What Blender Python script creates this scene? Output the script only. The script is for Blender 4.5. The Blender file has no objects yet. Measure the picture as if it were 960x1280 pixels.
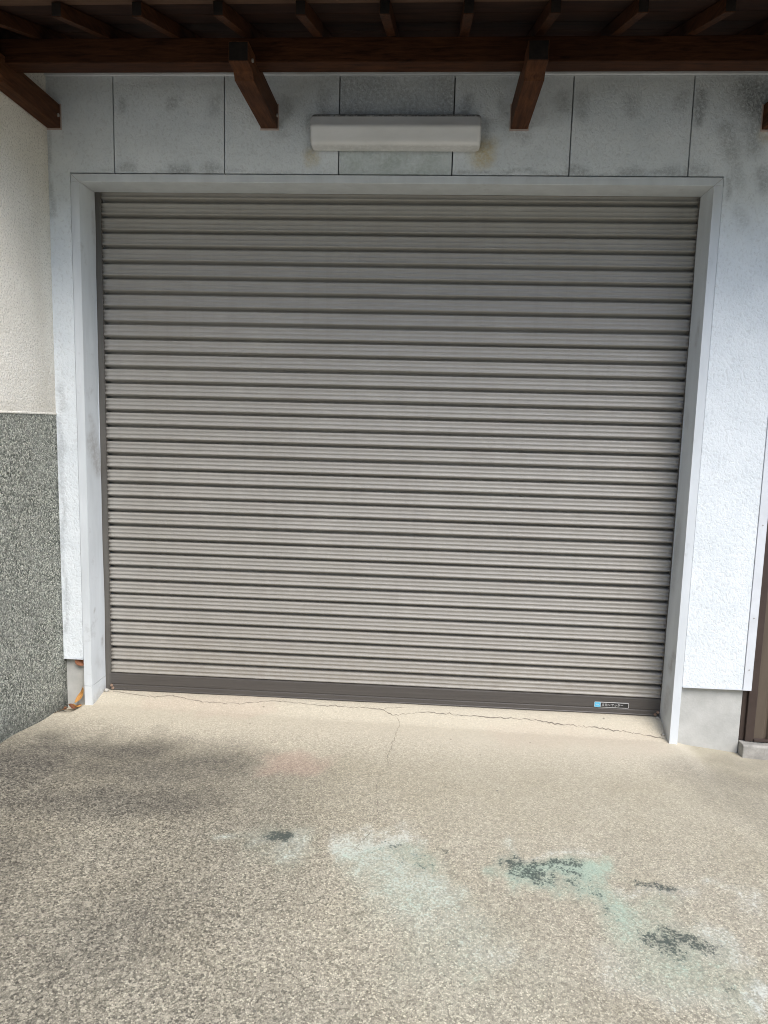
import bpy, bmesh, math, random
import numpy as np
from mathutils import Vector, Matrix

random.seed(7)
rng = np.random.default_rng(7)
R = math.radians
scene = bpy.context.scene
col = scene.collection

# ------------------------------------------------------------------ camera
cam_d = bpy.data.cameras.new("camera")
cam = bpy.data.objects.new("camera", cam_d)
col.objects.link(cam)
cam_d.sensor_fit = 'VERTICAL'
cam_d.sensor_height = 32.0
cam_d.lens = 869.43 * 32.0 / 1280.0
cam_d.clip_start = 0.02
cam_d.clip_end = 500
cam.location = (0.19945, -3.12642, 1.40914)
cam.rotation_euler = (1.4477010, -0.0264440, 0.0606652)
scene.camera = cam

# ------------------------------------------------------------------ sky, sun, exposure
SUN_EL, SUN_AZ = R(50), R(148)          # azimuth clockwise from +Y (north); sun behind the camera, to the right
world = bpy.data.worlds.new("World")
scene.world = world
world.use_nodes = True
wn = world.node_tree
wn.nodes.clear()
wo = wn.nodes.new("ShaderNodeOutputWorld")
wb = wn.nodes.new("ShaderNodeBackground")
sky = wn.nodes.new("ShaderNodeTexSky")
sky.sky_type = 'NISHITA'
sky.sun_disc = False
sky.sun_elevation = SUN_EL
sky.sun_rotation = SUN_AZ
sky.air_density = 1.0
sky.dust_density = 1.5
sky.ozone_density = 1.0
wb.inputs["Strength"].default_value = 0.15
wn.links.new(sky.outputs[0], wb.inputs[0])
wn.links.new(wb.outputs[0], wo.inputs[0])

sd = bpy.data.lights.new("sun", 'SUN')
sun = bpy.data.objects.new("sun", sd)
col.objects.link(sun)
sd.energy = 1.35
sd.angle = R(36)                         # overcast: a very soft sun
sd.color = (1.0, 0.965, 0.915)
sun.location = (2, -6, 8)
sun_dir = Vector((math.sin(SUN_AZ) * math.cos(SUN_EL), math.cos(SUN_AZ) * math.cos(SUN_EL), math.sin(SUN_EL)))
sun.rotation_euler = (-sun_dir).to_track_quat('-Z', 'Y').to_euler()

scene.view_settings.view_transform = 'Standard'
scene.view_settings.look = 'None'
scene.view_settings.exposure = 1.28
scene.view_settings.gamma = 1.0
scene.view_settings.use_curve_mapping = False
scene.cycles.use_denoising = True
scene.cycles.filter_width = 1.05
scene.cycles.max_bounces = 8
scene.cycles.diffuse_bounces = 6

# ------------------------------------------------------------------ node helpers
class NT:
    def __init__(s, name):
        s.m = bpy.data.materials.new(name)
        s.m.use_nodes = True
        s.t = s.m.node_tree
        s.b = s.t.nodes["Principled BSDF"]
        s.tc = s.t.nodes.new("ShaderNodeTexCoord")
    def n(s, kind, **kw):
        nd = s.t.nodes.new(kind)
        for k, v in kw.items():
            setattr(nd, k, v)
        return nd
    def link(s, a, b):
        s.t.links.new(a, b)
    def setin(s, sock, v):
        if isinstance(v, bpy.types.NodeSocket):
            s.link(v, sock)
        else:
            sock.default_value = v
    def coord(s, scale=(1, 1, 1)):
        mp = s.n("ShaderNodeMapping")
        mp.inputs["Scale"].default_value = scale
        s.link(s.tc.outputs["Object"], mp.inputs["Vector"])
        return mp.outputs[0]
    def noise(s, scale, detail=4, rough=0.6, vec=None, dist=0.0):
        nd = s.n("ShaderNodeTexNoise")
        nd.inputs["Scale"].default_value = scale
        nd.inputs["Detail"].default_value = detail
        nd.inputs["Roughness"].default_value = rough
        nd.inputs["Distortion"].default_value = dist
        s.link(vec if vec else s.tc.outputs["Object"], nd.inputs["Vector"])
        return nd.outputs[0]
    def voro(s, scale, vec=None, feature='F1', out="Distance", rand=1.0):
        nd = s.n("ShaderNodeTexVoronoi", feature=feature)
        nd.inputs["Scale"].default_value = scale
        nd.inputs["Randomness"].default_value = rand
        s.link(vec if vec else s.tc.outputs["Object"], nd.inputs["Vector"])
        return nd.outputs[out]
    def ramp(s, fac, stops, interp='LINEAR'):
        nd = s.n("ShaderNodeValToRGB")
        nd.color_ramp.interpolation = interp
        e = nd.color_ramp.elements
        while len(e) < len(stops):
            e.new(0.5)
        for el, (p, c) in zip(e, stops):
            el.position = p
            el.color = (c, c, c, 1) if isinstance(c, (int, float)) else (*c, 1)
        s.link(fac, nd.inputs[0])
        return nd.outputs[0]
    def math(s, op, a, b=0.0, c=None, clamp=False):
        nd = s.n("ShaderNodeMath", operation=op, use_clamp=clamp)
        s.setin(nd.inputs[0], a)
        s.setin(nd.inputs[1], b)
        if c is not None:
            s.setin(nd.inputs[2], c)
        return nd.outputs[0]
    def mix(s, fac, a, b, blend='MIX'):
        nd = s.n("ShaderNodeMix", data_type='RGBA', blend_type=blend)
        s.setin(nd.inputs[0], fac)
        for i, v in ((6, a), (7, b)):
            if isinstance(v, tuple) and len(v) == 3:
                v = (*v, 1)
            s.setin(nd.inputs[i], v)
        return nd.outputs[2]
    def attr(s, name):
        return s.n("ShaderNodeAttribute", attribute_name=name)
    def sep(s, c):
        nd = s.n("ShaderNodeSeparateColor")
        s.link(c, nd.inputs[0])
        return nd.outputs
    def bump(s, h, strength, dist, normal=None):
        nd = s.n("ShaderNodeBump")
        nd.inputs["Strength"].default_value = strength
        nd.inputs["Distance"].default_value = dist
        s.link(h, nd.inputs["Height"])
        if normal:
            s.link(normal, nd.inputs["Normal"])
        return nd.outputs[0]
    def done(s, base, rough=0.6, normal=None, metallic=0.0, spec=0.5):
        if isinstance(base, tuple):
            base = (*base, 1)
        s.setin(s.b.inputs["Base Color"], base)
        s.setin(s.b.inputs["Roughness"], rough)
        s.b.inputs["Metallic"].default_value = metallic
        s.b.inputs["Specular IOR Level"].default_value = spec
        if normal:
            s.link(normal, s.b.inputs["Normal"])
        return s.m

# ------------------------------------------------------------------ materials
def mat_siding():
    k = NT("textured_white_siding")
    at = k.sep(k.attr("stain").outputs["Color"])
    n1 = k.noise(7, 4)
    n2 = k.noise(60, 4, 0.7)
    base = k.mix(k.ramp(n1, [(.35, 0), (.7, 1)]), (.67, .715, .735), (.755, .795, .81))
    spk = k.math('MULTIPLY', k.ramp(k.noise(130, 3, .7), [(.58, 0), (.75, 1)]), .35)
    base = k.mix(spk, base, (.36, .38, .40))
    damp_grey = k.math('MULTIPLY', at[0], k.ramp(k.noise(75, 5, .8), [(.38, .25), (.56, 1.25)]), clamp=True)  # damp blotches, plus greyer middle panel, panel tops and left corner
    base = k.mix(damp_grey, base, (.13, .14, .14))
    rust = k.math('MULTIPLY', at[1], k.ramp(n2, [(.3, .3), (.6, 1)]), clamp=True)
    base = k.mix(rust, base, (.52, .39, .12))
    green = k.math('MULTIPLY', at[2], k.ramp(n2, [(.3, .4), (.6, 1)]), clamp=True)
    base = k.mix(green, base, (.36, .42, .39))
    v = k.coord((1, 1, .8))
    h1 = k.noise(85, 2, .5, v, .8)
    h2 = k.noise(150, 2, .5)
    h = k.math('ADD', k.ramp(h1, [(.3, 0), (.62, 1)]), k.math('MULTIPLY', h2, .35))
    base = k.mix(k.ramp(h1, [(.30, .34), (.46, 0)]), base, (.46, .47, .47))  # crevice dirt, deepened so relief shading is put into the colour
    return k.done(base, .62, k.bump(h, .45, .0026), spec=.35)

def mat_frame():
    k = NT("painted_steel_frame")
    at = k.sep(k.attr("stain").outputs["Color"])
    v = k.coord((3, 3, .6))
    n = k.noise(4, 5, .6, v)
    base = k.mix(k.ramp(n, [(.35, 0), (.7, 1)]), (.655, .69, .71), (.56, .59, .605))
    sm_ = k.ramp(k.noise(9, 6, .7), [(.60, 0), (.76, 1)])
    base = k.mix(k.math('MULTIPLY', sm_, .45), base, (.28, .28, .27))
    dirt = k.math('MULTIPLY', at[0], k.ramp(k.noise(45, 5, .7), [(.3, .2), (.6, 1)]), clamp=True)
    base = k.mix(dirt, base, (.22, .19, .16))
    return k.done(base, .42, k.bump(k.noise(5, 2), .12, .01))

def mat_slats():
    k = NT("taupe_shutter_paint")
    v = k.coord((1.2, 40, 90))
    n = k.noise(6, 5, .65, v)
    base = k.mix(k.ramp(n, [(.3, 0), (.7, 1)]), (.285, .270, .243), (.365, .348, .316))
    n2 = k.noise(3.0, 4, .6)
    base = k.mix(k.math('MULTIPLY', k.ramp(n2, [(.45, 0), (.75, 1)]), .3), base, (.27, .25, .215))
    dr = k.ramp(k.noise(5, 5, .7, k.coord((4, 1, .12))), [(.5, 0), (.72, 1)])
    base = k.mix(k.math('MULTIPLY', dr, .2), base, (.22, .205, .175))
    dust = k.ramp(k.noise(2.4, 6, .75), [(.52, 0), (.70, 1)])
    base = k.mix(k.math('MULTIPLY', dust, .25), base, (.46, .44, .39))
    zz = k.n("ShaderNodeSeparateXYZ"); k.link(k.tc.outputs["Object"], zz.inputs[0])
    spl = k.math('MULTIPLY', k.ramp(zz.outputs[2], [(.10, 1), (.42, 0)]), k.ramp(k.noise(22, 6, .8), [(.42, 0), (.62, 1)]))
    base = k.mix(k.math('MULTIPLY', spl, .38), base, (.24, .21, .17))
    nb = k.noise(6, 3, .6, k.coord((.5, 1, 70)))
    return k.done(base, k.ramp(n, [(.3, .32), (.7, .48)]), k.bump(nb, .38, .0035), spec=.45)

def mat_simple(name, c1, c2, scale, rough, bump=0.0, bscale=80, dist=.002, metallic=0.0, vec=(1, 1, 1)):
    k = NT(name)
    v = k.coord(vec)
    n = k.noise(scale, 5, .65, v)
    base = k.mix(k.ramp(n, [(.3, 0), (.7, 1)]), c1, c2)
    nm = k.bump(k.noise(bscale, 4, .6, v), bump, dist) if bump else None
    return k.done(base, rough, nm, metallic, .15 if rough > .7 else .5)

def mat_wood(name, vec, dark=(.012, .0045, .0022), light=(.082, .031, .013)):
    k = NT(name)
    v = k.coord(vec)
    g = k.noise(9, 6, .7, v, .6)
    base = k.mix(k.ramp(g, [(.3, 0), (.72, 1)]), dark, light)
    b = k.noise(2.2, 3, .6)
    base = k.mix(k.math('MULTIPLY', k.ramp(b, [(.4, 0), (.8, 1)]), .5), base, (.018, .009, .006))
    return k.done(base, .62, k.bump(g, .35, .002), spec=.10)

def mat_dado():
    k = NT("pebble_dash")
    ns = k.n("ShaderNodeTexNoise")
    ns.inputs["Scale"].default_value = 60
    k.link(k.tc.outputs["Object"], ns.inputs["Vector"])
    va = k.n("ShaderNodeVectorMath", operation='MULTIPLY_ADD')
    k.link(ns.outputs["Color"], va.inputs[0])
    va.inputs[1].default_value = (.012, .012, .012)
    k.link(k.tc.outputs["Object"], va.inputs[2])
    vec = va.outputs[0]
    c = k.voro(175, vec, out="Color")
    cs = k.sep(c)
    stone = k.ramp(cs[0], [(0, (.05, .056, .047)), (.20, (.145, .155, .130)), (.42, (.285, .293, .25)), (.66, (.43, .437, .378)), (.86, (.65, .65, .56))], 'CONSTANT')
    edge = k.voro(175, vec, 'DISTANCE_TO_EDGE')
    base = k.mix(k.ramp(edge, [(0, 1), (.06, 0)]), stone, (.125, .13, .105))
    big = k.noise(5, 4)
    base = k.mix(k.math('MULTIPLY', k.ramp(big, [(.35, 0), (.7, 1)]), .35), base, (.39, .40, .355))
    at = k.sep(k.attr("stain").outputs["Color"])
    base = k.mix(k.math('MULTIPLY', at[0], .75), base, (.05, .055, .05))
    d = k.voro(175, vec)
    return k.done(base, .75, k.bump(k.math('SUBTRACT', 1.0, d), .9, .006), spec=.3)

def mat_plaster():
    k = NT("cream_roughcast_plaster")
    n = k.noise(4, 5, .6)
    base = k.mix(k.ramp(n, [(.35, 0), (.7, 1)]), (.73, .70, .625), (.80, .775, .705))
    pit = k.ramp(k.noise(130, 3, .7), [(.52, 0), (.66, 1)])
    base = k.mix(k.math('MULTIPLY', pit, .62), base, (.28, .26, .23))
    at = k.sep(k.attr("stain").outputs["Color"])
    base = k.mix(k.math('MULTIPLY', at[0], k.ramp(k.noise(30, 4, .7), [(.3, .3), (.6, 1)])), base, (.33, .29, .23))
    h = k.math('ADD', k.noise(110, 3, .6), k.math('MULTIPLY', k.noise(40, 2), .6))
    return k.done(base, .85, k.bump(h, .9, .006), spec=.2)

def mat_ground():
    k = NT("weathered_concrete")
    A = k.attr("stain_a").outputs
    B = k.attr("stain_b").outputs
    a = k.sep(A["Color"]); b = k.sep(B["Color"])
    dirt, green, pale, moss = a[0], a[1], a[2], A["Alpha"]
    pink, coarse, crum = b[0], b[1], b[2]
    # aggregate: two grain sizes with their own tone
    v1 = k.sep(k.voro(180, out="Color"))[0]
    v2 = k.sep(k.voro(300, out="Color"))[0]
    n_f = k.noise(210, 3, .7)
    n_m = k.noise(34, 5, .7)
    n_l = k.noise(3.0, 5, .6)
    cream = k.mix(k.ramp(n_l, [(.3, 0), (.7, 1)]), (.375, .339, .249), (.43, .395, .302))
    cream = k.mix(k.math('MULTIPLY', k.ramp(n_m, [(.35, 0), (.7, 1)]), .35), cream, (.345, .305, .245))
    cream = k.mix(k.math('MULTIPLY', crum, .75), cream, (.53, .482, .385))
    g1 = k.ramp(v1, [(0, .34), (.16, .66), (.38, .98), (.65, 1.24), (.84, 1.62)], 'CONSTANT')
    g2 = k.ramp(v2, [(0, .50), (.3, .82), (.7, 1.1), (.92, 1.3)], 'CONSTANT')
    ed = k.ramp(k.voro(180, None, 'DISTANCE_TO_EDGE'), [(.02, .42), (.16, 1.06)])
    g1n = k.mix(k.ramp(n_f, [(.42, 0), (.62, .7)]), k.mix(1.0, g1, ed, 'MULTIPLY'), g2)
    amt = k.math('ADD', k.math('MULTIPLY', coarse, .95), .12, clamp=True)
    v3 = k.sep(k.voro(125, out="Color"))[1]
    big = k.math('MULTIPLY', k.ramp(v3, [(.88, 0), (.94, 1)]), k.ramp(coarse, [(.6, 0), (1.0, .6)]))
    g1n = k.mix(big, g1n, (1.5, 1.5, 1.5))
    grain = k.mix(amt, (1, 1, 1), g1n)
    c = k.mix(1.0, cream, grain, 'MULTIPLY')
    # soaked-in dirt: darkens the paste more than the stones
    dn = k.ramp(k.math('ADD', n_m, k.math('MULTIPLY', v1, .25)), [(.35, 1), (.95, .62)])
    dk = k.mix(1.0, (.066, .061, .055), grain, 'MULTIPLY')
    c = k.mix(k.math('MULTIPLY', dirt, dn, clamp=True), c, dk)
    c = k.mix(k.math('MULTIPLY', pink, .24), c, (.42, .24, .20))
    # chalky pale residue and mint paint left in patches
    cr = k.math('SUBTRACT', k.math('ADD', k.math('MULTIPLY', k.noise(40, 6, .8), .55), k.math('MULTIPLY', k.noise(125, 4, .75), .45)), .5)   # crusty break-up at stone scale
    cv = k.math('MULTIPLY', k.math('SUBTRACT', v1, .5), .45)
    def crust(mask, amp, lo, hi):
        t_ = k.math('ADD', k.math('ADD', mask, k.math('MULTIPLY', cr, amp)), cv)
        return k.math('MULTIPLY', k.ramp(t_, [(lo, 0), (hi, 1)]), k.ramp(mask, [(.02, 0), (.12, 1)]))
    c = k.mix(k.math('MULTIPLY', pale, .26), c, (.60, .61, .55))
    c = k.mix(k.math('MULTIPLY', crust(pale, 4.2, .45, 1.0), .5), c, (.62, .635, .58))
    c = k.mix(k.math('MULTIPLY', green, .42), c, (.32, .43, .335))
    c = k.mix(k.math('MULTIPLY', crust(green, 4.2, .45, .95), .55), c, (.33, .435, .35))
    c = k.mix(k.math('MULTIPLY', crust(moss, 6.0, .52, .98), .90), c, (.046, .058, .051))
    # scattered dark specks
    sp = k.ramp(k.voro(9, out="Distance"), [(.035, 1), (.055, 0)])
    c = k.mix(k.math('MULTIPLY', sp, .55), c, (.09, .085, .075))
    h = k.math('ADD', k.math('MULTIPLY', v1, .5), k.math('ADD', n_f, k.math('MULTIPLY', n_m, 1.2)))
    return k.done(c, .88, k.bump(h, .45, .003), spec=.25)

def mat_lamp():
    k = NT("aged_milky_acrylic")
    at = k.sep(k.attr("stain").outputs["Color"])
    n = k.noise(6, 5, .6, k.coord((1, 3, 3)))
    base = k.mix(k.ramp(n, [(.3, 0), (.7, 1)]), (.62, .62, .605), (.71, .71, .70))
    base = k.mix(k.math('MULTIPLY', at[0], k.ramp(k.noise(60, 5, .75), [(.3, .1), (.55, 1)]), clamp=True), base, (.03, .028, .025))
    return k.done(base, .35, None)

M = {}
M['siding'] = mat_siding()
M['frame'] = mat_frame()
M['slat'] = mat_slats()
M['bar'] = mat_simple("dark_bronze_aluminium", (.060, .054, .050), (.085, .078, .072), 5, .38, vec=(.6, 8, 30))
M['rail'] = mat_simple("guide_rail_aluminium", (.085, .08, .07), (.13, .12, .105), 6, .42, vec=(4, 4, .5))
M['wood_x'] = mat_wood("stained_wood_beam", (.9, 9, 9))
M['wood_y'] = mat_wood("stained_wood_rafter", (9, .9, 9))
M['wood_arm_lit'] = mat_wood("stained_wood_arm_lit", (9, .9, 9), (.032, .012, .006), (.13, .053, .023))  # lighter copy of the wood: ground bounce on the arms put into colour
M['deckwood'] = mat_simple("stained_roof_boards", (.008, .004, .003), (.034, .014, .008), 6, .75, .2, 20, .002, vec=(1.1, 5, 9))
M['endgrain'] = mat_simple("dark_end_grain", (.006, .005, .0045), (.018, .013, .010), 30, .8)
M['board'] = mat_simple("eaves_board_wood", (.055, .030, .018), (.11, .062, .038), 7, .72, .2, 12, .002, vec=(.8, 9, 9))
M['dado'] = mat_dado()
M['plaster'] = mat_plaster()
M['ground'] = mat_ground()
M['found'] = mat_simple("rendered_foundation_concrete", (.40, .40, .375), (.52, .52, .49), 9, .85, .4, 120, .002)
M['core'] = mat_simple("dark_joint_filler", (.10, .10, .10), (.15, .15, .15), 12, .9)
M['trim'] = mat_simple("white_trim_paint", (.58, .60, .62), (.70, .73, .76), 6, .45)
M['brown'] = mat_simple("brown_sheet_metal", (.085, .066, .048), (.115, .090, .066), 5, .45, vec=(4, 4, .6))
M['darkbrown'] = mat_simple("dark_brown_flashing", (.040, .026, .021), (.060, .042, .034), 7, .45)
M['kerb'] = mat_simple("stained_kerb_concrete", (.16, .155, .14), (.45, .43, .39), 11, .9, .5, 90, .003)
M['lamp'] = mat_lamp()
M['metal'] = mat_simple("galvanised_plate", (.35, .33, .30), (.45, .42, .39), 20, .45, metallic=.3)
M['plate'] = mat_simple("pinkish_primer_plate", (.42, .33, .29), (.55, .45, .40), 30, .6)
M['rustbolt'] = mat_simple("rusty_bolt", (.16, .08, .045), (.34, .25, .19), 120, .7)
M['caulk'] = mat_simple("cement_fillet", (.34, .31, .26), (.44, .41, .36), 25, .9, .4, 120, .002)
M['leaf_o'] = mat_simple("orange_dead_leaf", (.36, .17, .05), (.55, .31, .10), 40, .8, .3, 90, .001)
M['leaf_b'] = mat_simple("brown_dead_leaf", (.15, .065, .035), (.25, .11, .06), 40, .8, .3, 90, .001)
M['twig'] = mat_simple("dry_twig_bark", (.10, .07, .045), (.20, .14, .09), 60, .9)
M['pebble'] = mat_simple("pale_stone", (.34, .32, .28), (.46, .44, .40), 60, .9, .3, 200, .001)
M['crack'] = mat_simple("crack_dirt", (.13, .115, .095), (.25, .22, .18), 60, .95)
M['blue'] = mat_simple("light_blue_print", (.10, .42, .62), (.14, .48, .68), 30, .4)
M['black'] = mat_simple("black_print", (.018, .018, .018), (.03, .03, .03), 30, .4)
M['silver'] = mat_simple("silver_print", (.50, .50, .49), (.60, .60, .59), 30, .35)
M['housewall'] = mat_simple("grey_house_render", (.36, .345, .315), (.44, .425, .39), 3, .9)
M['housetile'] = mat_simple("dark_roof_tile", (.05, .05, .055), (.09, .09, .095), 6, .7)
M['paneglass'] = mat_simple("dark_window_glass", (.02, .025, .03), (.03, .035, .04), 3, .08)
M['rooftin'] = mat_simple("brown_roof_sheet", (.10, .07, .05), (.14, .10, .07), 8, .5)

# ------------------------------------------------------------------ mesh helpers
class MB:
    def __init__(s):
        s.v, s.f, s.c = [], [], []
    def add(s, verts, faces):
        o = len(s.v)
        s.v += [tuple(map(float, p)) for p in verts]
        s.f += [tuple(i + o for i in f) for f in faces]
        return s
    def box(s, x0, x1, y0, y1, z0, z1):
        v = [(x0, y0, z0), (x1, y0, z0), (x1, y1, z0), (x0, y1, z0), (x0, y0, z1), (x1, y0, z1), (x1, y1, z1), (x0, y1, z1)]
        return s.add(v, [(0, 3, 2, 1), (4, 5, 6, 7), (0, 1, 5, 4), (1, 2, 6, 5), (2, 3, 7, 6), (3, 0, 4, 7)])
    def gridbox(s, x0, x1, y0, y1, z0, z1, step, axis):
        """box whose face towards -axis ('y': front face) or +x ('x') is a fine grid"""
        if axis == 'y':
            a = np.linspace(x0, x1, max(2, int((x1 - x0) / step) + 1)); b = np.linspace(z0, z1, max(2, int((z1 - z0) / step) + 1))
            f = lambda i, j: (a[i], y0, b[j]); g = lambda i, j: (a[i], y1, b[j]); flip = False
        else:
            a = np.linspace(y0, y1, max(2, int((y1 - y0) / step) + 1)); b = np.linspace(z0, z1, max(2, int((z1 - z0) / step) + 1))
            f = lambda i, j: (x1, a[i], b[j]); g = lambda i, j: (x0, a[i], b[j]); flip = False
        na, nb = len(a), len(b)
        vs = [f(i, j) for j in range(nb) for i in range(na)]
        fs = [(j * na + i, j * na + i + 1, (j + 1) * na + i + 1, (j + 1) * na + i) for j in range(nb - 1) for i in range(na - 1)]
        o = len(vs)
        ring = [(i, 0) for i in range(na - 1)] + [(na - 1, j) for j in range(nb - 1)] + [(i, nb - 1) for i in range(na - 1, 0, -1)] + [(0, j) for j in range(nb - 1, 0, -1)]
        vs += [g(i, j) for i, j in ring]
        n = len(ring)
        for q in range(n):
            r = (q + 1) % n
            i0 = ring[q][1] * na + ring[q][0]; i1 = ring[r][1] * na + ring[r][0]
            fs.append((i1, i0, o + q, o + r))
        fs.append(tuple(o + q for q in reversed(range(n))))
        return s.add(vs, fs)
    def prism(s, prof, x0, x1, axis='x'):
        n = len(prof)
        if axis == 'x':
            v = [(x0, a, b) for a, b in prof] + [(x1, a, b) for a, b in prof]
        elif axis == 'y':
            v = [(a, x0, b) for a, b in prof] + [(a, x1, b) for a, b in prof]
        else:
            v = [(a, b, x0) for a, b in prof] + [(a, b, x1) for a, b in prof]
        f = [tuple(range(n)), tuple(range(2 * n - 1, n - 1, -1))]
        f += [(i, i + n, (i + 1) % n + n, (i + 1) % n) for i in range(n)]
        return s.add(v, f)
    def cyl(s, c, r, d, axis='y', n=16, r2=None):
        c = Vector(c); r2 = r if r2 is None else r2
        v = []
        for t, rr in ((0, r), (1, r2)):
            for i in range(n):
                a = 2 * math.pi * i / n
                p = {'y': (rr * math.cos(a), t * d, rr * math.sin(a)), 'z': (rr * math.cos(a), rr * math.sin(a), t * d), 'x': (t * d, rr * math.cos(a), rr * math.sin(a))}[axis]
                v.append(c + Vector(p))
        f = [tuple(range(n)), tuple(range(2 * n - 1, n - 1, -1))] + [(i, i + n, (i + 1) % n + n, (i + 1) % n) for i in range(n)]
        return s.add(v, f)
    def build(s, name, mat, parent=None, bevel=0.0, smooth=False, recalc=True, loc=None):
        """links ONE mesh object; vertices are given in world space, the origin goes to the parent's base or to loc"""
        org = np.array(parent_origin(parent) if parent else (loc if loc else (0, 0, 0)))
        me = bpy.data.meshes.new(name)
        va = np.array(s.v) - org
        me.from_pydata([tuple(p) for p in va], [], s.f)
        if recalc:
            bm = bmesh.new(); bm.from_mesh(me)
            bmesh.ops.recalc_face_normals(bm, faces=bm.faces)
            bm.to_mesh(me); bm.free()
        me.materials.append(mat)
        o = bpy.data.objects.new(name, me)
        col.objects.link(o)
        if parent:
            o.parent = parent
        elif loc:
            o.location = loc
        if smooth:
            me.shade_smooth()
        if bevel:
            b = o.modifiers.new("bevel", 'BEVEL')
            b.width = bevel; b.segments = 2; b.limit_method = 'ANGLE'; b.angle_limit = R(40)
        return o

def parent_origin(p):
    t = Vector((0, 0, 0))
    while p:
        t += Vector(p.location); p = p.parent
    return tuple(t)

def tag(o, label, cat, group=None):
    o["label"] = label; o["category"] = cat
    if group:
        o["group"] = group
    return o

def thing(name, label, cat, loc, group=None):
    o = bpy.data.objects.new(name, None)
    o.empty_display_size = .1
    col.objects.link(o)
    o.location = loc
    return tag(o, label, cat, group)

def sm(a, b, t):
    t = np.clip((t - a) / (b - a), 0, 1)
    return t * t * (3 - 2 * t)

def wn2(x, y, seed=0):
    """cheap smooth pseudo-noise in -1..1 for numpy arrays"""
    r = np.random.default_rng(seed); o = 0
    for i in range(7):
        a = r.uniform(0, 6.28); f = r.uniform(.6, 2.2)
        o = o + np.sin((x * math.cos(a) + y * math.sin(a)) * f + r.uniform(0, 6.28))
    return o / 4.0

def seg_mask(x, y, segs, fall=1.0, warp=.03):
    """soft capsules (x0,y0,x1,y1,radius,weight), edges warped"""
    xw = x + warp * wn2(x * 18, y * 18, 3) + warp * .5 * wn2(x * 47, y * 47, 4)
    yw = y + warp * wn2(x * 18, y * 18, 5) + warp * .5 * wn2(x * 47, y * 47, 6)
    m = np.zeros_like(x)
    for x0, y0, x1, y1, r, w in segs:
        dx, dy = x1 - x0, y1 - y0
        L = dx * dx + dy * dy + 1e-9
        t = np.clip(((xw - x0) * dx + (yw - y0) * dy) / L, 0, 1)
        d = np.hypot(xw - x0 - t * dx, yw - y0 - t * dy)
        m = np.maximum(m, w * (1 - sm(r * (1 - .75 * fall), r * (1 + .6 * fall), d)))
    return m

def paint(o, name, rgba):
    me = o.data
    at = me.attributes.new(name, 'FLOAT_COLOR', 'POINT')
    at.data.foreach_set("color", np.ascontiguousarray(rgba, dtype=np.float32).ravel())

def wverts(o):
    a = np.empty(len(o.data.vertices) * 3)
    o.data.vertices.foreach_get("co", a)
    return a.reshape(-1, 3) + np.array(parent_origin(o))

# ------------------------------------------------------------------ ground
def ground_h(x, y):
    x = np.asarray(x, float); y = np.asarray(y, float)
    hf = np.interp(x, [-3, -1.6, -1.4, 1.39, 1.45, 1.7, 3], [.036, .036, .036, -.009, -.022, -.05, -.09])
    inside = sm(-1.47, -1.40, x) * (1 - sm(1.385, 1.42, x))
    h = hf + .018 * np.clip(y, -12, 0)
    h = h + (0.060 - hf) * sm(0.0, .135, y) * inside
    bank = .05 * sm(-.12, -.5, y) * np.exp(-np.clip((x + 1.5), 0, 9) ** 2 / .035)
    h = h + bank - .03 * sm(-.12, .0, y) * (1 - sm(-1.46, -1.40, x))
    return h

BLACK = [(-.274, -.922, -.258, -.908, .036, 1.35), (.105, -.928, .149, -.926, .014, .75), (.300, -.944, .320, -.947, .014, .7), (.545, -.975, .61, -1.005, .060, 1.0), (.60, -.955, .74, -.950, .036, .9), (.62, -1.02, .66, -1.03, .035, .8), (.70, -.975, .745, -1.01, .030, .65),
         (.935, -1.02, 1.015, -1.035, .026, .85), (.895, -1.268, .945, -1.282, .038, .95), (.955, -1.235, 1.035, -1.275, .030, .95), (1.027, -1.417, 1.035, -1.421, .012, .85), (.538, -.828, .543, -.832, .009, .85), (.780, -1.055, .80, -1.17, .035, .5), (.66, -1.0, .76, -1.04, .07, .42), (.10, -.93, .22, -1.0, .06, .3), (1.192, -1.183, 1.194, -1.189, .006, .6), (-.973, -.188, -.965, -.171, .012, .5)]
GREEN = [(0.55, -1.0, 0.76, -0.995, 0.075, 1), (0.74, -1.02, 0.86, -1.18, 0.10, 0.72), (0.831, -1.192, 0.954, -1.302, 0.10, 0.5), (0.023, -0.946, 0.212, -0.966, 0.06, 0.5), (0.109, -1.02, 0.25, -1.15, 0.12, 0.42), (0.216, -1.195, 0.36, -1.36, 0.17, 0.25), (0.85, -1.284, 1.016, -1.418, 0.1, 0.35), (-0.265, -0.937, -0.247, -0.957, 0.09, 0.25), (-0.412, -0.956, -0.396, -0.963, 0.05, 0.2)]
PALE = [(-0.006, -0.928, 0.184, -0.89, 0.06, 0.8), (0.082, -1.003, 0.265, -1.118, 0.08, 0.6), (0.165, -1.129, 0.332, -1.28, 0.1, 0.35), (-0.257, -0.945, -0.251, -0.949, 0.06, 0.55), (-0.414, -0.947, -0.406, -0.955, 0.035, 0.5), (0.535, -0.918, 0.759, -0.864, 0.03, 0.5), (0.913, -1.071, 1.042, -1.019, 0.04, 0.45), (1.03, -1.217, 1.069, -1.289, 0.04, 0.5), (1.164, -0.993, 1.195, -1.008, 0.03, 0.6), (1.252, -1.02, 1.299, -1.051, 0.035, 0.5), (1.086, -1.444, 1.113, -1.451, 0.035, 0.8), (0.743, -1.354, 0.99, -1.483, 0.05, 0.3), (0.397, -1.334, 0.479, -1.383, 0.06, 0.35)]
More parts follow.
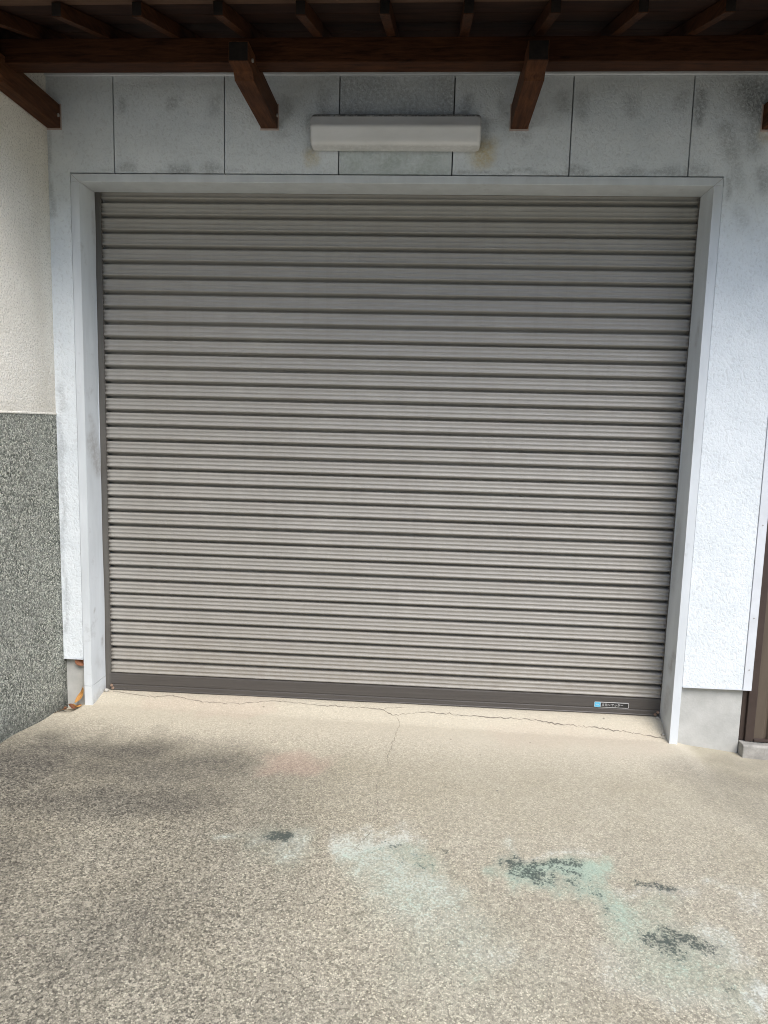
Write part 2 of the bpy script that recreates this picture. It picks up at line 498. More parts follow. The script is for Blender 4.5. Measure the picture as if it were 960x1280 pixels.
DIRT = [(-1.49, -.76, -1.30, -.58, .27, 1.0), (-1.36, -.46, -.90, -.40, .14, .95), (-1.15, -.58, -.60, -.47, .16, .85), (-1.30, -.82, -.62, -.74, .19, .85), (-.575, -.493, -.446, -.36, .08, .35), (-1.3, -1.0, -1.3, -1.7, .2, .6), (-1.141, -1.249, -.678, -1.703, .25, .5), (-.819, -1.38, -.383, -1.673, .24, .35), (-.437, -1.586, -.135, -1.669, .2, .25), (1.42, -.26, 1.75, -.27, .14, .45), (1.46, -.39, 1.64, -.60, .14, .35), (1.55, -.10, 1.918, 0, .06, .35)]
PINK = [(-0.358, -0.43, -0.244, -0.414, 0.1, 1), (-1.053, 0.058, -0.54, 0.061, 0.08, 0.5), (0.642, -0.029, 1.225, -0.024, 0.1, 0.3)]

def spread(fine, lo, hi, far):
    out = list(fine)
    d, p = .02, fine[-1]
    while p < hi:
        p = min(hi, p + d); out.append(p); d *= 1.35
    d, p = .02, fine[0]; pre = []
    while p > lo:
        p = max(lo, p - d); pre.append(p); d *= 1.35
    return np.array(pre[::-1] + out)

gx = spread(np.arange(-1.62, 1.95, .0085), -60, 60, 0)
gy = spread(np.arange(-2.0, .22, .0085), -70, 40, 0)
X, Y = np.meshgrid(gx, gy)
Z = ground_h(X, Y) + .0012 * wn2(X * 9, Y * 9, 11) + .0008 * wn2(X * 30, Y * 30, 12)
nx, ny = len(gx), len(gy)
idx = np.arange(nx * ny).reshape(ny, nx)
faces = np.stack([idx[:-1, :-1], idx[:-1, 1:], idx[1:, 1:], idx[1:, :-1]], -1).reshape(-1, 4)
me = bpy.data.meshes.new("driveway")
me.from_pydata(np.stack([X, Y, Z], -1).reshape(-1, 3).tolist(), [], faces.tolist())
me.materials.append(M['ground'])
me.shade_smooth()
drive = bpy.data.objects.new("driveway", me)
col.objects.link(drive)
drive["kind"] = "structure"
x, y = X.ravel(), Y.ravel()
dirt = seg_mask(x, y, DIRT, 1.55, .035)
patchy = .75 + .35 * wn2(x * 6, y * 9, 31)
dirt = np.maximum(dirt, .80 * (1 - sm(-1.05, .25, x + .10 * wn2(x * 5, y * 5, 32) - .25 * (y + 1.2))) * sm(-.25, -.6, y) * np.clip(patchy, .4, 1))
dirt = np.maximum(dirt, .35 * sm(1.2, 2.6, x))                       # the yard beyond is dirtier
green = seg_mask(x, y, GREEN, 1.3, .055)
pale = seg_mask(x, y, PALE, 1.3, .055)
moss = seg_mask(x, y, BLACK, 1.25, .02)
pink = seg_mask(x, y, PINK, 1.0, .05)
coarse = np.clip(.10 + .28 * sm(.02, -.25, y) + .42 * sm(-.15, -1.3, y) + .35 * sm(.2, -1.2, x) * sm(-.3, -.9, y) - .18 * sm(-.2, .6, x), 0, 1)
clean = sm(-.50, -.05, y + .06 * wn2(x * 5, y * 5, 33)) * (1 - sm(1.42, 1.5, x))
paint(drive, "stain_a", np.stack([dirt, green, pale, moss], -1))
paint(drive, "stain_b", np.stack([pink, coarse, clean, dirt * 0 + 1], -1))

def crack(pts, w0, w1, seed):
    r = np.random.default_rng(seed)
    P = [np.array(p) for p in pts]; dense = []
    for a, b in zip(P[:-1], P[1:]):
        n = max(2, int(np.hypot(*(b - a)) / .012))
        for i in range(n):
            dense.append(a + (b - a) * i / n + r.normal(0, .0028, 2))
    dense.append(P[-1]); D = np.array(dense)
    T = np.gradient(D, axis=0); T /= np.linalg.norm(T, axis=1)[:, None] + 1e-9
    N = np.stack([-T[:, 1], T[:, 0]], -1)
    t = np.linspace(0, 1, len(D))
    w = (w0 + (w1 - w0) * t) * r.uniform(.3, 1.0, len(D)) * (.45 + .55 * np.clip(.5 + wn2(t * 40, t * 13, seed + 40), 0, 1)) * .47
    w[0] = w[-1] = .0002
    Lp, Rp = D + N * w[:, None], D - N * w[:, None]
    z = lambda q: ground_h(q[:, 0], q[:, 1]) + .0012 * wn2(q[:, 0] * 9, q[:, 1] * 9, 11) + .0008 * wn2(q[:, 0] * 30, q[:, 1] * 30, 12) + .0012
    m = MB(); n = len(D)
    m.add(np.concatenate([np.column_stack([Lp, z(Lp)]), np.column_stack([Rp, z(Rp)])]), [(i, n + i, n + i + 1, i + 1) for i in range(n - 1)])
    return m.build("crack", M['crack'], drive, recalc=False)

crack([(-1.323, .124), (-1.193, .105), (-1.107, .093), (-1.014, .112), (-.861, .078), (-.663, .077), (-.493, .110), (-.272, .094), (-.097, .096), (.02, .094), (.088, .064), (.245, .09), (.387, .082), (.577, .081), (.729, .082), (.878, .068), (1.099, .056), (1.244, .043), (1.355, .029)], .005, .006, 1)
crack([(.02, .094), (.078, .103), (.136, .110)], .003, .002, 2)
crack([(.1, .06), (.125, .021), (.106, -.068), (.105, -.124), (.092, -.226), (.079, -.3), (.094, -.387)], .004, .004, 3)
crack([(.075, -.44), (.059, -.469), (.052, -.602), (.069, -.699), (.064, -.802)], .002, .005, 4)
crack([(.056, -.842), (.025, -.91), (-.001, -.971)], .005, .002, 5)

# ------------------------------------------------------------------ garage wall
WX0, WX1 = -1.5, 1.668
ZT, ZB, ZF = 2.872, .267, 2.4785
wall = thing("garage_wall", "white textured siding wall framing the shutter, stained grey under the eaves", "wall", (0, .0, 0))
core = MB()
core.box(-1.75, -1.401, .030, .20, .29, 3.25)
core.box(1.401, 1.72, .030, .20, .30, 3.25)
core.box(-1.401, 1.401, .026, .20, 2.475, 3.25)
core.build("wall_core", M['core'], wall)

joints = [-1.2015, -.7125, -.2155, .2705, .7625, 1.253]
DAMP_GREY = []
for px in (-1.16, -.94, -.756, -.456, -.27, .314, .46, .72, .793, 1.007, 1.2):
    DAMP_GREY.append((px, 2.785 + random.uniform(-.012, .012), px + random.uniform(-.01, .02), 2.755 - random.uniform(0, .03), random.uniform(.02, .032), random.uniform(.25, .42)))
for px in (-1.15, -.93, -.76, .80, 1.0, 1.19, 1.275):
    DAMP_GREY.append((px - .02, 2.490, px + random.uniform(.01, .05), 2.488, random.uniform(.018, .03), random.uniform(.28, .42)))
DAMP_GREY += [(1.285, 2.80, 1.275, 2.70, .025, .5), (1.50, 2.80, 1.56, 2.74, .09, .6), (1.40, 2.66, 1.43, 2.56, .035, .35), (1.49, 2.66, 1.50, 2.6, .04, .4),
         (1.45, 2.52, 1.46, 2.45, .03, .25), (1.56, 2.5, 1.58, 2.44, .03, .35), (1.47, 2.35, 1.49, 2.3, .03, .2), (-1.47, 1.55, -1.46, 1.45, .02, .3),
         (-1.485, 1.40, -1.485, .40, .012, .3), (-1.49, 2.8, -1.49, 2.3, .012, .35), (1.10, 2.483, 1.2, 2.483, .012, .4), (.3, 2.483, 1.25, 2.481, .008, .35), (-1.3, 2.483, 1.3, 2.481, .006, .2),  # first two: grey strips down the left corner
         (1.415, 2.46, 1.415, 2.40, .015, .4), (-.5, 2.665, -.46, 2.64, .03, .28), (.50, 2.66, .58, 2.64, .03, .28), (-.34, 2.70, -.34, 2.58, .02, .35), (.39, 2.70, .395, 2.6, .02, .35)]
RUST = [(-.335, 2.56, -.33, 2.545, .030, .45), (.395, 2.575, .400, 2.55, .045, .7), (.42, 2.60, .42, 2.57, .03, .35), (1.55, 2.64, 1.58, 2.64, .03, .4)]
def stain_panel(o, extra=0.0, green=0.0):
    w = wverts(o); xx, zz = w[:, 0], w[:, 2]
    d = seg_mask(xx, zz, DAMP_GREY, 1.1, .016)
    d = np.maximum(d, .25 * sm(2.80, 2.87, zz) * (.6 + .4 * wn2(xx * 12, zz * 3, 9)))  # every panel greyer towards its top edge
    d = np.maximum(d, extra * sm(2.60, 2.66, zz) * (.8 + .2 * wn2(xx * 20, zz * 20, 10)))  # middle panel: even grey tone above lamp height
    r = seg_mask(xx, zz, RUST, 1.0, .01)
    g = green * (1 - sm(2.56, 2.62, zz)) * (.75 + .25 * wn2(xx * 40, zz * 40, 8)) if green else xx * 0
    paint(o, "stain", np.stack([np.clip(d, 0, 1), r, np.clip(g, 0, 1), xx * 0 + 1], -1))

G = .0028
def siding(rects, extra=0, green=0):
    m = MB()
    for (x0, x1, z0, z1) in rects:
        m.gridbox(x0, x1, 0, .025, z0, z1, .011, 'y')
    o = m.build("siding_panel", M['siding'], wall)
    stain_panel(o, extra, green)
    return o
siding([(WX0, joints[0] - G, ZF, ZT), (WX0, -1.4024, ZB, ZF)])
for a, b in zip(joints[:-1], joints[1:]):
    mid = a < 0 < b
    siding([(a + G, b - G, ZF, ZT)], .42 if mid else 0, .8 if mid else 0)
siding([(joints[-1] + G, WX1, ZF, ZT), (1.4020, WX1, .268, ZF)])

t = MB(); t.box(-1.5, 1.71, -.010, .024, 2.8735, 2.886); t.build("top_trim", M['trim'], wall, .002)
t = MB(); t.prism([(1.6705, -.003), (1.7075, -.003), (1.7085, .001), (1.7085, .055), (1.704, .055), (1.704, .024), (1.6705, .024)], .262, 2.872, 'z')
t.build("corner_trim", M['trim'], wall, .0012)
t = MB(); t.box(-1.5, -1.4035, -.003, .024, .262, .2655); t.box(1.4035, 1.6695, -.003, .024, .2635, .267)
t.build("drip_edge", M['trim'], wall)
f1 = MB(); f1.box(-1.72, -1.401, .0265, .30, -.25, .290); f1.build("foundation", M['found'], wall, .004)
f2 = MB(); f2.box(1.401, 1.685, .0265, .30, -.25, .296); f2.build("foundation", M['found'], wall, .004)
# two screw heads on the corner trim
for z in (1.02, .60, .36):
    s = MB(); s.cyl((1.689, -.0045, z), .003, .002, 'y', 10); s.build("screw", M['metal'], wall)

# ------------------------------------------------------------------ door frame
frame = thing("door_frame", "pale painted steel frame lining the garage opening, smudged on its reveals", "door frame", (0, 0, 0))
YF, YB = -.0015, .1416
FI = {'l': -1.3625, 'r': 1.3635}
def jamb(x_out, x_in, z0, z1):
    a, b = min(x_out, x_in), max(x_out, x_in)
    m = MB()
    nz = max(2, int((z1 - z0) / .02)); ny = 10
    zs = np.linspace(z0, z1, nz + 1)
    ys = np.linspace(YF, YB, ny + 1)
    # gridded reveal face, slightly wavy like hand-fixed sheet steel
    vs, fs = [], []
    sgn = 1 if x_in > x_out else -1
    for z in zs:
        for y_ in ys:
            k = (y_ - YF) / (YB - YF)
            wv = .0022 * math.sin(z * 3.1 + (0 if sgn > 0 else 1.3)) * k + .0012 * math.sin(z * 11 + 2) * k
            vs.append((x_in + sgn * (wv if k > 0 else 0) - sgn * .0 , y_, z))
    W_ = ny + 1
    for i in range(nz):
        for j in range(ny):
            fs.append((i * W_ + j, i * W_ + j + 1, (i + 1) * W_ + j + 1, (i + 1) * W_ + j))
    m.add(vs, fs)
    # front face and outer return, closed at the back
    fr = [(x_out, YF), (x_in, YF)]
    m.add([(x_out, YF, z0), (x_in, YF, z0), (x_in, YF, z1), (x_out, YF, z1)], [(0, 1, 2, 3)])
    m.add([(x_out, YF, z0), (x_out, YB, z0), (x_out, YB, z1), (x_out, YF, z1)], [(0, 1, 2, 3)])
    m.add([(x_out, YB, z0), (x_in, YB, z0), (x_in, YB, z1), (x_out, YB, z1)], [(0, 1, 2, 3)])
    m.add([(x_out, YF, z0), (x_in, YF, z0), (x_in, YB, z0), (x_out, YB, z0)], [(0, 1, 2, 3)])
    m.add([(x_out, YF, z1), (x_in, YF, z1), (x_in, YB, z1), (x_out, YB, z1)], [(0, 1, 2, 3)])
    return m
FD = [(.06, 1.30, .12, 1.18, .05, .55), (.05, 1.42, .10, 1.30, .02, .35), (.1, .33, .11, .30, .012, .6), (.03, .50, .031, .49, .006, .6), (.06, .24, .1, .2, .02, .2), (.12, 2.33, .13, 2.25, .01, .35)]
def stain_frame(o, segs):
    w = wverts(o)
    d = seg_mask(w[:, 1], w[:, 2], segs, .9, .01) * (w[:, 1] > YF + .001)
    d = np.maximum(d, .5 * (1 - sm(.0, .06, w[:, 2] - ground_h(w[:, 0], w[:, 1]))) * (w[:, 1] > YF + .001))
    paint(o, "stain", np.stack([d, d * 0, d * 0, d * 0 + 1], -1))
o = jamb(-1.400, FI['l'], .1325, 2.4395).build("jamb", M['frame'], frame, recalc=True); stain_frame(o, FD)
o = jamb(-1.400, FI['l'], -.03, .1305).build("jamb_foot", M['frame'], frame); stain_frame(o, FD)
o = jamb(1.400, FI['r'], -.03, 2.4395).build("jamb", M['frame'], frame)
stain_frame(o, [(.02, .42, .06, .33, .02, .5), (.06, .22, .08, .12, .03, .35), (.1, 1.0, .12, .7, .03, .25), (.05, 1.9, .06, 1.8, .012, .35), (.09, 1.5, .09, 1.45, .02, .2)])
h = MB()
h.prism([(YF, 2.4405), (YF, 2.4734), (YB, 2.4734), (YB, 2.4405)], -1.400, 1.400, 'x')
o = h.build("head", M['frame'], frame, .0015)
# mitre seams at the two upper corners (fine sealant lines on the front face)
for sx, xi in ((-1, FI['l']), (1, FI['r'])):
    q = MB(); a = (sx * 1.3985, 2.472); b = (xi, 2.4405)
    dx, dz = b[0] - a[0], b[1] - a[1]; L = math.hypot(dx, dz); nx_, nz_ = -dz / L * .0008, dx / L * .0008
    q.prism([(a[0] + nx_, a[1] + nz_), (b[0] + nx_, b[1] + nz_), (b[0] - nx_, b[1] - nz_), (a[0] - nx_, a[1] - nz_)], YF - .0006, YF + .001, 'y')
    q.build("mitre_seam", M['metal'], frame)

# ------------------------------------------------------------------ roller shutter
sh = thing("roller_shutter", "closed taupe roller shutter of horizontal slats with dark bottom bar", "shutter", (0, .15, .06))
SX0, SX1 = -1.345, 1.372
P0, PITCH = .1405, .06872
prof = [(-.0088, .0060), (-.0076, .0200), (-.0060, .0320), (.0016, .0320), (.0028, .0130), (.0088, .0022), (.0098, -.0004), (.0130, -.0022), (.0175, .0004), (.0205, .0034),
        (.0290, .0026), (.0318, -.0006), (.0350, -.0002), (.0385, .0026), (.0470, .0022), (.0500, -.0004), (.0555, -.0008), (.0586, .0012)]
rows = []
for kx in range(34):
    for dz, dy in prof:
        z = P0 + kx * PITCH + dz
        if z < .138 or z > 2.47:
            continue
        rows.append((z, dy, kx if dz > .002 else kx - 1))
NXS = 90
xs = np.linspace(SX0, SX1, NXS + 1)
jit = rng.normal(0, 1, (40, 4))
vs = []
for z, dy, kx in rows:
    j = jit[kx]
    sag = .0005 * j[0] * np.sin(xs * 1.3 + j[1] * 3) + .0005 * j[2] + .00012 * np.sin(xs * 7 + j[3] * 5)
    yy = .150 + dy + .0009 * np.sin(xs * 2.1 + j[1] * 4) + .0006 * j[3] + .0002 * np.sin(xs * 9 + j[0] * 6)
    for i in range(NXS + 1):
        vs.append((xs[i], yy[i], z + sag[i]))
W_ = NXS + 1
fs = [(r * W_ + i, r * W_ + i + 1, (r + 1) * W_ + i + 1, (r + 1) * W_ + i) for r in range(len(rows) - 1) for i in range(NXS)]
m = MB(); m.add(vs, fs)
cur = m.build("slat_curtain", M['slat'], sh, recalc=False)
cur.data.shade_smooth()
so = cur.modifiers.new("thickness", 'SOLIDIFY'); so.thickness = .0012; so.offset = -1

b = MB()
b.prism([(.146, .147), (.146, .144), (.1435, .142), (.1435, .094), (.1455, .0915), (.1455, .0885), (.1425, .086), (.1425, .0685), (.1405, .0665), (.1405, .0625), (.146, .060), (.170, .060), (.170, .147)], SX0 + .002, SX1 - .002, 'x')
bar = b.build("bottom_bar", M['bar'], sh)
# maker's badge: silver rim, blue square, black field, silver writing
bx0, bx1, bz0, bz1 = 1.050, 1.214, .0925, .1195
q = MB()
q.prism([(bx0 + .003, bz0), (bx1 - .003, bz0), (bx1, bz0 + .003), (bx1, bz1 - .003), (bx1 - .003, bz1), (bx0 + .003, bz1), (bx0, bz1 - .003), (bx0, bz0 + .003)], .1420, .1440, 'y')
badge = q.build("badge", M['silver'], bar)
q = MB(); q.box(bx0 + .031, bx1 - .0025, .1414, .1430, bz0 + .0028, bz1 - .0028); q.build("badge_field", M['black'], bar)
q = MB(); q.box(bx0 + .002, bx0 + .029, .1412, .1430, bz0 + .0018, bz1 - .0018); q.build("badge_emblem", M['blue'], bar)
def lettering(name, txt, size, x, z, y, mat, parent):
    cu = bpy.data.curves.new(name, 'FONT')
    cu.body = txt; cu.size = size; cu.extrude = .00015; cu.resolution_u = 3
    tmp = bpy.data.objects.new(name, cu); col.objects.link(tmp)
    bpy.context.view_layer.update()
    me = bpy.data.meshes.new_from_object(tmp.evaluated_get(bpy.context.evaluated_depsgraph_get()))
    bpy.data.objects.remove(tmp)
    org = Vector(parent_origin(parent))
    me.transform(Matrix.Translation(Vector((x, y, z)) - org) @ Matrix.Rotation(R(90), 4, 'X'))
    me.materials.clear(); me.materials.append(mat)
    o = bpy.data.objects.new(name, me); col.objects.link(o); o.parent = parent
    return o, [v.co.x + org.x for v in me.vertices]
_, tx = lettering("badge_writing", "文化シヤッター", .0148, bx0 + .0345, bz0 + .0085, .1410, M['silver'], bar)
q = MB()                                                     # faint line over the emblem
q.box(bx0 + .007, bx0 + .023, .1406, .1411, bz0 + .0135, bz0 + .0155); q.build("badge_emblem_bar", M['silver'], bar)
for xx, zz in ((1.352, .082), (1.340, .070), (-1.332, .084), (-1.326, .070)):
    q = MB(); q.cyl((xx, .1365, zz), .0065, .006, 'y', 6, .0075); q.build("bolt", M['rustbolt'], bar)
for x0, x1 in ((FI['l'] - .022, SX0 + .010), (SX1 - .010, FI['r'] + .028)):
    q = MB()
    q.prism([(x0, .1422), (x0 + .006, .1422), (x0 + .006, .1445), (x1 - .004, .1445), (x1 - .004, .1432), (x1, .1432), (x1, .170), (x0, .170)], .045, 2.47, 'z')
    q.build("guide_rail", M['rail'], sh, .0006)

# ------------------------------------------------------------------ wall lamp
lamp = thing("wall_lamp", "long milky plastic wall lamp with mildewed top edge above the shutter", "lamp", (.027, 0, 2.56))
q = MB(); q.box(-.315, .370, -.014, -.0005, 2.572, 2.690); q.build("back_plate", M['metal'], lamp, .002)
pf = [(-.0145, 2.6975), (-.045, 2.6970), (-.062, 2.6940), (-.0715, 2.6870), (-.0755, 2.677), (-.0850, 2.6520), (-.0905, 2.6450), (-.0935, 2.6380), (-.0935, 2.6310), (-.0905, 2.6240), (-.0840, 2.5960), (-.0815, 2.5830), (-.0770, 2.5740), (-.0640, 2.5680), (-.0145, 2.5665)]
def lamp_ring(xp, inset):
    cy, cz = -.0145, 2.632
    return [(xp, cy + (a - cy) * (1 - inset * .9), cz + (b_ - cz) * (1 - inset)) for a, b_ in pf]
xs_ = [(-.3275, .30), (-.3265, .16), (-.3235, .08), (-.318, .025), (-.310, 0)] + [(v, 0) for v in np.linspace(-.29, .345, 60)] + [(.366, 0), (.374, .025), (.3795, .08), (.3825, .16), (.3835, .30)]
vs, fs = [], []; n = len(pf)
for xp, ins in xs_:
    vs += lamp_ring(xp, ins)
for i in range(len(xs_) - 1):
    fs += [(i * n + j, (i + 1) * n + j, (i + 1) * n + j + 1, i * n + j + 1) for j in range(n - 1)]
fs += [tuple(range(n)), tuple((len(xs_) - 1) * n + j for j in reversed(range(n)))]
q = MB(); q.add(vs, fs); cov = q.build("lamp_cover", M['lamp'], lamp, smooth=True)
w = wverts(cov)
dd = np.maximum(sm(2.679, 2.6865, w[:, 2]), .55 * (sm(.377, .383, w[:, 0]) + (1 - sm(-.3265, -.322, w[:, 0]))) )
dd = np.maximum(dd,   .22 * (1 - sm(2.5675, 2.571, w[:, 2])))
paint(cov, "stain", np.stack([dd, dd * 0, dd * 0, dd * 0 + 1], -1))

# ------------------------------------------------------------------ added house, unseen behind the camera: placed to close off the low sky
hs = thing("sky_blocker_house", "added two-storey house block, unseen behind the viewer, closing off the low sky", "house", (1.5, -12, -.2))
q = MB(); q.box(-9, 13, -19, -12, -.4, 6.5); q.build("wall", M['housewall'], hs)
q = MB(); q.prism([(-11.2, 6.4), (-15.5, 8.4), (-19.8, 6.4), (-19.8, 6.55), (-15.5, 8.6), (-11.2, 6.55)], -9.8, 13.8, 'x'); q.build("roof", M['housetile'], hs)
for zc in (1.5, 4.4):
    for xc in (-6.5, -2.5, 1.5, 5.5, 9.5):
        q = MB(); q.box(xc - .9, xc + .9, -12.02, -11.95, zc - .7, zc + .7); wf = q.build("window", M['trim'], hs)
        q = MB(); q.box(xc - .82, xc + .82, -11.955, -11.945, zc - .62, zc + .62); q.build("pane", M['paneglass'], wf)

# ------------------------------------------------------------------ left neighbour wall
lw = thing("boundary_wall", "side wall of cream roughcast over grey-green pebble-dash at left", "wall", (-1.6, -1.5, 0))
LY0 = -4.2
q = MB()
q.gridbox(-1.72, -1.5, LY0, .024, 1.4225, 3.25, .03, 'x')
o = q.build("plaster", M['plaster'], lw)
w = wverts(o)
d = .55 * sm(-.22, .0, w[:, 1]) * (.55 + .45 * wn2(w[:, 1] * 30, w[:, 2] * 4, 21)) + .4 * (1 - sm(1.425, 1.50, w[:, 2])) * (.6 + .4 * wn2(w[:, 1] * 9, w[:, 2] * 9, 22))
paint(o, "stain", np.stack([np.clip(d, 0, 1), d * 0, d * 0, d * 0 + 1], -1))
q = MB(); q.gridbox(-1.72, -1.4985, LY0, .0245, -.2, 1.4215, .03, 'x')
o = q.build("pebble_dado", M['dado'], lw)
w = wverts(o)
hgt = w[:, 2] - ground_h(np.full(len(w), -1.49), w[:, 1])
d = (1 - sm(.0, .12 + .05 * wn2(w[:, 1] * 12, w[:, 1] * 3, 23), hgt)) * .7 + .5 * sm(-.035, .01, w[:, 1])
paint(o, "stain", np.stack([np.clip(d, 0, 1), d * 0, d * 0, d * 0 + 1], -1))
q = MB(); q.prism([(-1.4985, 1.4205), (-1.4945, 1.4215), (-1.4945, 1.427), (-1.4995, 1.430)], LY0, -.002, 'y'); q.build("ledge", M['plaster'], lw)
paint(lw.children[-1], "stain", np.zeros((len(lw.children[-1].data.vertices), 4)))

# ------------------------------------------------------------------ brown clad wall at right and its kerb
bw = thing("metal_clad_wall", "brown sheet metal cladding with dark corner flashing at right edge", "wall", (1.75, .03, 0))
q = MB(); q.prism([(1.7095, .018), (1.748, .018), (1.748, .12), (1.6865, .12), (1.6865, .0565), (1.7095, .0565)], .014, 2.9, 'z'); q.box(1.6865, 1.7093, .030, .0562, .014, .258); q.build("corner_flashing", M['darkbrown'], bw, .002)
pr = [(1.7485, .0275)]
xk = 1.7485
while xk < 3.6:
    pr += [(xk + .045, .0275), (xk + .051, .0365), (xk + .061, .0365), (xk + .067, .0275)]
    xk += .085
pr += [(xk, .0275), (xk, .12), (1.7485, .12)]
q = MB(); q.prism(pr, .018, 2.9, 'z'); q.build("cladding", M['brown'], bw)
q = MB(); q.box(1.7487, 3.6, .014, .030, .0145, .026); q.build("base_rail", M['darkbrown'], bw, .001)
kb = MB()
kxs = np.linspace(1.6875, 3.6, 60)
vs = []
for i, a in enumerate(kxs):
    j = .002 * math.sin(a * 31) + .0015 * math.sin(a * 77)
    vs += [(a, -.022 + j, -.2), (a, -.018 + j, .004 + j * .6), (a, -.012 + j, .0105 + j * .5), (a, .16, .0125), (a, .16, -.2)]
fs = [(i * 5 + j, (i + 1) * 5 + j, (i + 1) * 5 + (j + 1) % 5, i * 5 + (j + 1) % 5) for i in range(59) for j in range(5)]
fs += [(0, 1, 2, 3, 4), tuple(59 * 5 + j for j in (4, 3, 2, 1, 0))]
kb.add(vs, fs)
tag(kb.build("kerb", M['kerb'], None, .003, loc=(1.75, 0, 0)), "low stained concrete kerb under the brown metal cladding", "kerb")

# ------------------------------------------------------------------ lean-to canopy
cn = thing("canopy", "dark brown timber lean-to canopy with exposed rafters over the garage door", "canopy", (0, -.4, 2.66))
BX1 = 3.4
q = MB(); q.box(-1.494, BX1, -.400, -.324, 2.733, 2.8195)
q.build("beam", M['wood_x'], cn, .003)
SL = .334
def cantilever(xc, w_):
    h_ = w_ / 2
    zb, zt, ye, ys_ = 2.660, 2.7565, -.500, -.418
    prof_ = [(-.0035, zb), (ys_, zb), (ys_ - .010, zb + .014), (ys_ - .022, zb + .024), (ye, zb + .0275), (ye, zt), (-.0035, zt)]
    m = MB(); m.prism(prof_, xc - h_, xc + h_, 'x')
    a = m.build("bracket_arm", M['wood_arm_lit'], cn, .0025)
    e = MB(); e.box(xc - h_ + .003, xc + h_ - .003, ye - .0012, ye + .004, zb + .031, zt - .004); e.build("end_grain", M['endgrain'], a)
    p = MB(); p.box(xc - h_ - .004, xc + h_ + .004, -.0034, -.0004, zb - .006, zt + .004); p.build("foot_plate", M['plate'], a)
    for yy, zz in ((-.025, 2.705), (-.45, 2.715)):
        c = MB(); c.cyl((xc + h_ - .001, yy, zz), .007, .006, 'x', 10); c.build("bolt", M['metal'], a)
    return a
cantilever(-1.467, .060)
for xc in (-.5155, .545, 1.571, 2.61):
    cantilever(xc, .0725)
x0r = .0235
RY0, RZ0 = -.750, 2.703
zr = lambda yy: RZ0 + SL * (yy - RY0)
for i in range(-5, 13):
    xc = x0r + .2674 * i + random.uniform(-.003, .003)
    hw = .0165
    m = MB()
    m.prism([(RY0, RZ0 + random.uniform(-.001, .001)), (-.003, zr(-.003)), (-.003, zr(-.003) + .048), (RY0, RZ0 + .045)], xc - hw, xc + hw, 'x')
    r_ = m.build("rafter", M['wood_y'], cn, .0015)
    e = MB(); e.box(xc - hw + .0015, xc + hw - .0015, RY0 - .001, RY0 + .003, RZ0 + .003, RZ0 + .043); e.build("end_grain", M['endgrain'], r_)
m = MB(); m.prism([(RY0, zr(RY0) - .045), (-.003, zr(-.003) - .045), (-.003, zr(-.003) + .0475), (RY0, zr(RY0) + .045)], -1.4975, -1.480, 'x')  # dark sloping strip covering the left wall above the beam
m.build("wall_strip", M['deckwood'], cn, .001)
RX0, RX1 = -1.494, 3.4
def slab(ya, yb, dz0, dz1):
    m = MB(); m.prism([(ya, zr(ya) + dz0), (yb, zr(yb) + dz0), (yb, zr(yb) + dz1), (ya, zr(ya) + dz1)], RX0, RX1, 'x'); return m
slab(-.790, -.690, .0485, .068).build("eaves_board", M['board'], cn, .001)
# roof boards: real planks across the rafters with hairline gaps
ya = -.6895; kk = 0
while ya < -.006:
    yb = min(ya + .148, -.004)
    slab(ya + .0012, yb - .0012, .0485, .0605).build("roof_board", M['deckwood'], cn)
    ya = yb; kk += 1
slab(-.840, -.004, .0690, .0750).build("roof_sheet", M['rooftin'], cn)
q = MB(); q.box(RX0, RX1, -.846, -.840, zr(-.84) + .052, zr(-.84) + .078); q.build("roof_edge", M['rooftin'], cn)

# ------------------------------------------------------------------ leaves, twigs, pebbles in the corner
def leaf(label, loc, rot, L, Wd, curl, mat):
    m = MB(); nu, nv = 10, 4; vs = []
    for i in range(nu + 1):
        u = i / nu; half = Wd * math.sin(math.pi * u ** .8) ** .9 * .5 + .0006
        for j in range(-nv, nv + 1):
            v = j / nv
            vs.append((L * (u - .5), v * half, curl * L * (u - .5) ** 2 * 2 + abs(v) * half * .5 + .0015 * math.sin(9 * u + 5 * v)))
    W_ = 2 * nv + 1
    fs = [(i * W_ + j, (i + 1) * W_ + j, (i + 1) * W_ + j + 1, i * W_ + j + 1) for i in range(nu) for j in range(2 * nv)]
    m.add(vs, fs)
    o = m.build("dead_leaf", mat, None, recalc=False, smooth=True)
    o.location = loc; o.rotation_euler = rot
    s_ = o.modifiers.new("thickness", 'SOLIDIFY'); s_.thickness = .0006
    return tag(o, label, "leaf", "dead leaves beside the left door jamb")
gh = lambda a, b: float(ground_h(a, b))
leaf("rust-brown dead leaf caught under the bottom edge of left siding", (-1.4215, .012, .244), (R(80), R(25), R(10)), .055, .034, .25, M['leaf_b'])
leaf("orange dead leaf leaning upright against left jamb foot", (-1.418, .004, gh(-1.418, 0) + .055), (R(60), R(-62), R(15)), .085, .022, .5, M['leaf_o'])
leaf("orange dead leaf lying flat at the jamb foot, nearest the camera", (-1.425, -.035, gh(-1.425, -.035) + .012), (R(10), R(25), R(75)), .062, .020, .4, M['leaf_o'])
leaf("dark brown crumpled leaf in corner between pebble-dash and jamb", (-1.452, -.008, gh(-1.452, -.008) + .014), (R(20), R(10), R(30)), .055, .030, .8, M['leaf_b'])
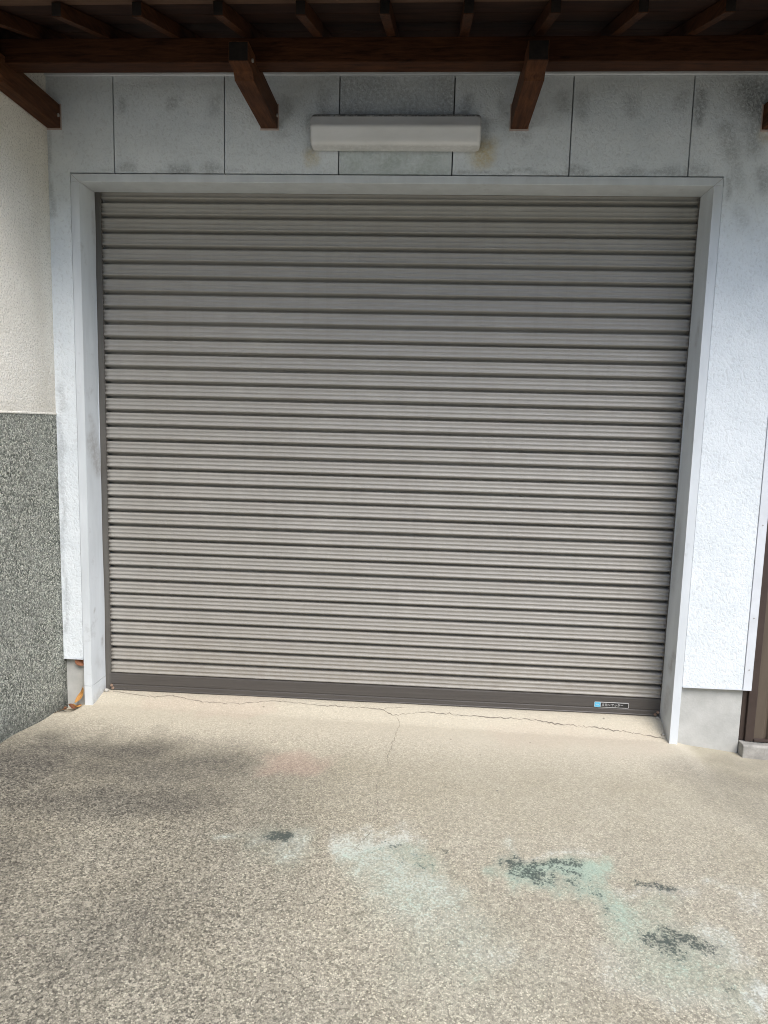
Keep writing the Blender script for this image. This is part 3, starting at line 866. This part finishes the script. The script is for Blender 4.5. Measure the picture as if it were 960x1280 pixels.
leaf("small brown leaf against pebble-dash wall, behind the flat orange leaf", (-1.474, -.045, gh(-1.474, -.045) + .012), (R(-25), R(10), R(110)), .040, .022, .6, M['leaf_b'])
def twig(label, pts, r0):
    m = MB(); vs, fs = [], []; n = 6
    for i, p in enumerate(pts):
        rr = r0 * (1 - .6 * i / (len(pts) - 1))
        for k in range(n):
            a = 2 * math.pi * k / n
            vs.append((p[0] + rr * math.cos(a) * .6, p[1] + rr * math.sin(a), p[2] + rr * math.cos(a)))
    for i in range(len(pts) - 1):
        fs += [(i * n + k, i * n + (k + 1) % n, (i + 1) * n + (k + 1) % n, (i + 1) * n + k) for k in range(n)]
    fs += [tuple(range(n)), tuple((len(pts) - 1) * n + k for k in reversed(range(n)))]
    m.add(vs, fs)
    return tag(m.build("twig", M['twig'], None, smooth=True), label, "twig", "dry twigs beside the left door jamb")
def tp(x_, y_, dz): return (x_, y_, gh(x_, y_) + dz)
twig("long dry bent twig along the pebble-dash base", [tp(-1.490, -.115, .004), tp(-1.478, -.075, .012), tp(-1.462, -.045, .014), tp(-1.445, -.03, .006), tp(-1.43, -.028, .003)], .0022)
twig("short dry twig standing beside left jamb", [tp(-1.442, .006, .0), tp(-1.436, .006, .04), tp(-1.424, .008, .07), tp(-1.410, .004, .10)], .002)
def pebble(label, x_, y_, r, sq=.7):
    bm = bmesh.new(); bmesh.ops.create_icosphere(bm, subdivisions=2, radius=r)
    for v in bm.verts:
        k = 1 + .18 * math.sin(v.co.x / r * 3 + x_ * 50) * math.cos(v.co.y / r * 2.3 + y_ * 70)
        v.co = Vector((v.co.x * k * 1.15, v.co.y * k, v.co.z * sq * k))
    me = bpy.data.meshes.new("pebble"); bm.to_mesh(me); bm.free(); me.shade_smooth(); me.materials.append(M['pebble'])
    o = bpy.data.objects.new("pebble", me); col.objects.link(o); o.location = (x_, y_, gh(x_, y_) + r * sq * .7)
    return tag(o, label, "pebble", "pebbles by the shutter ends")
pebble("pale pebble against the inner foot of left jamb", -1.349, .118, .010, 1.0)
pebble("pale pebble against the inner foot of right jamb", 1.350, .045, .008)
pebble("small pebble by right end of shutter bottom bar", 1.346, .122, .008)
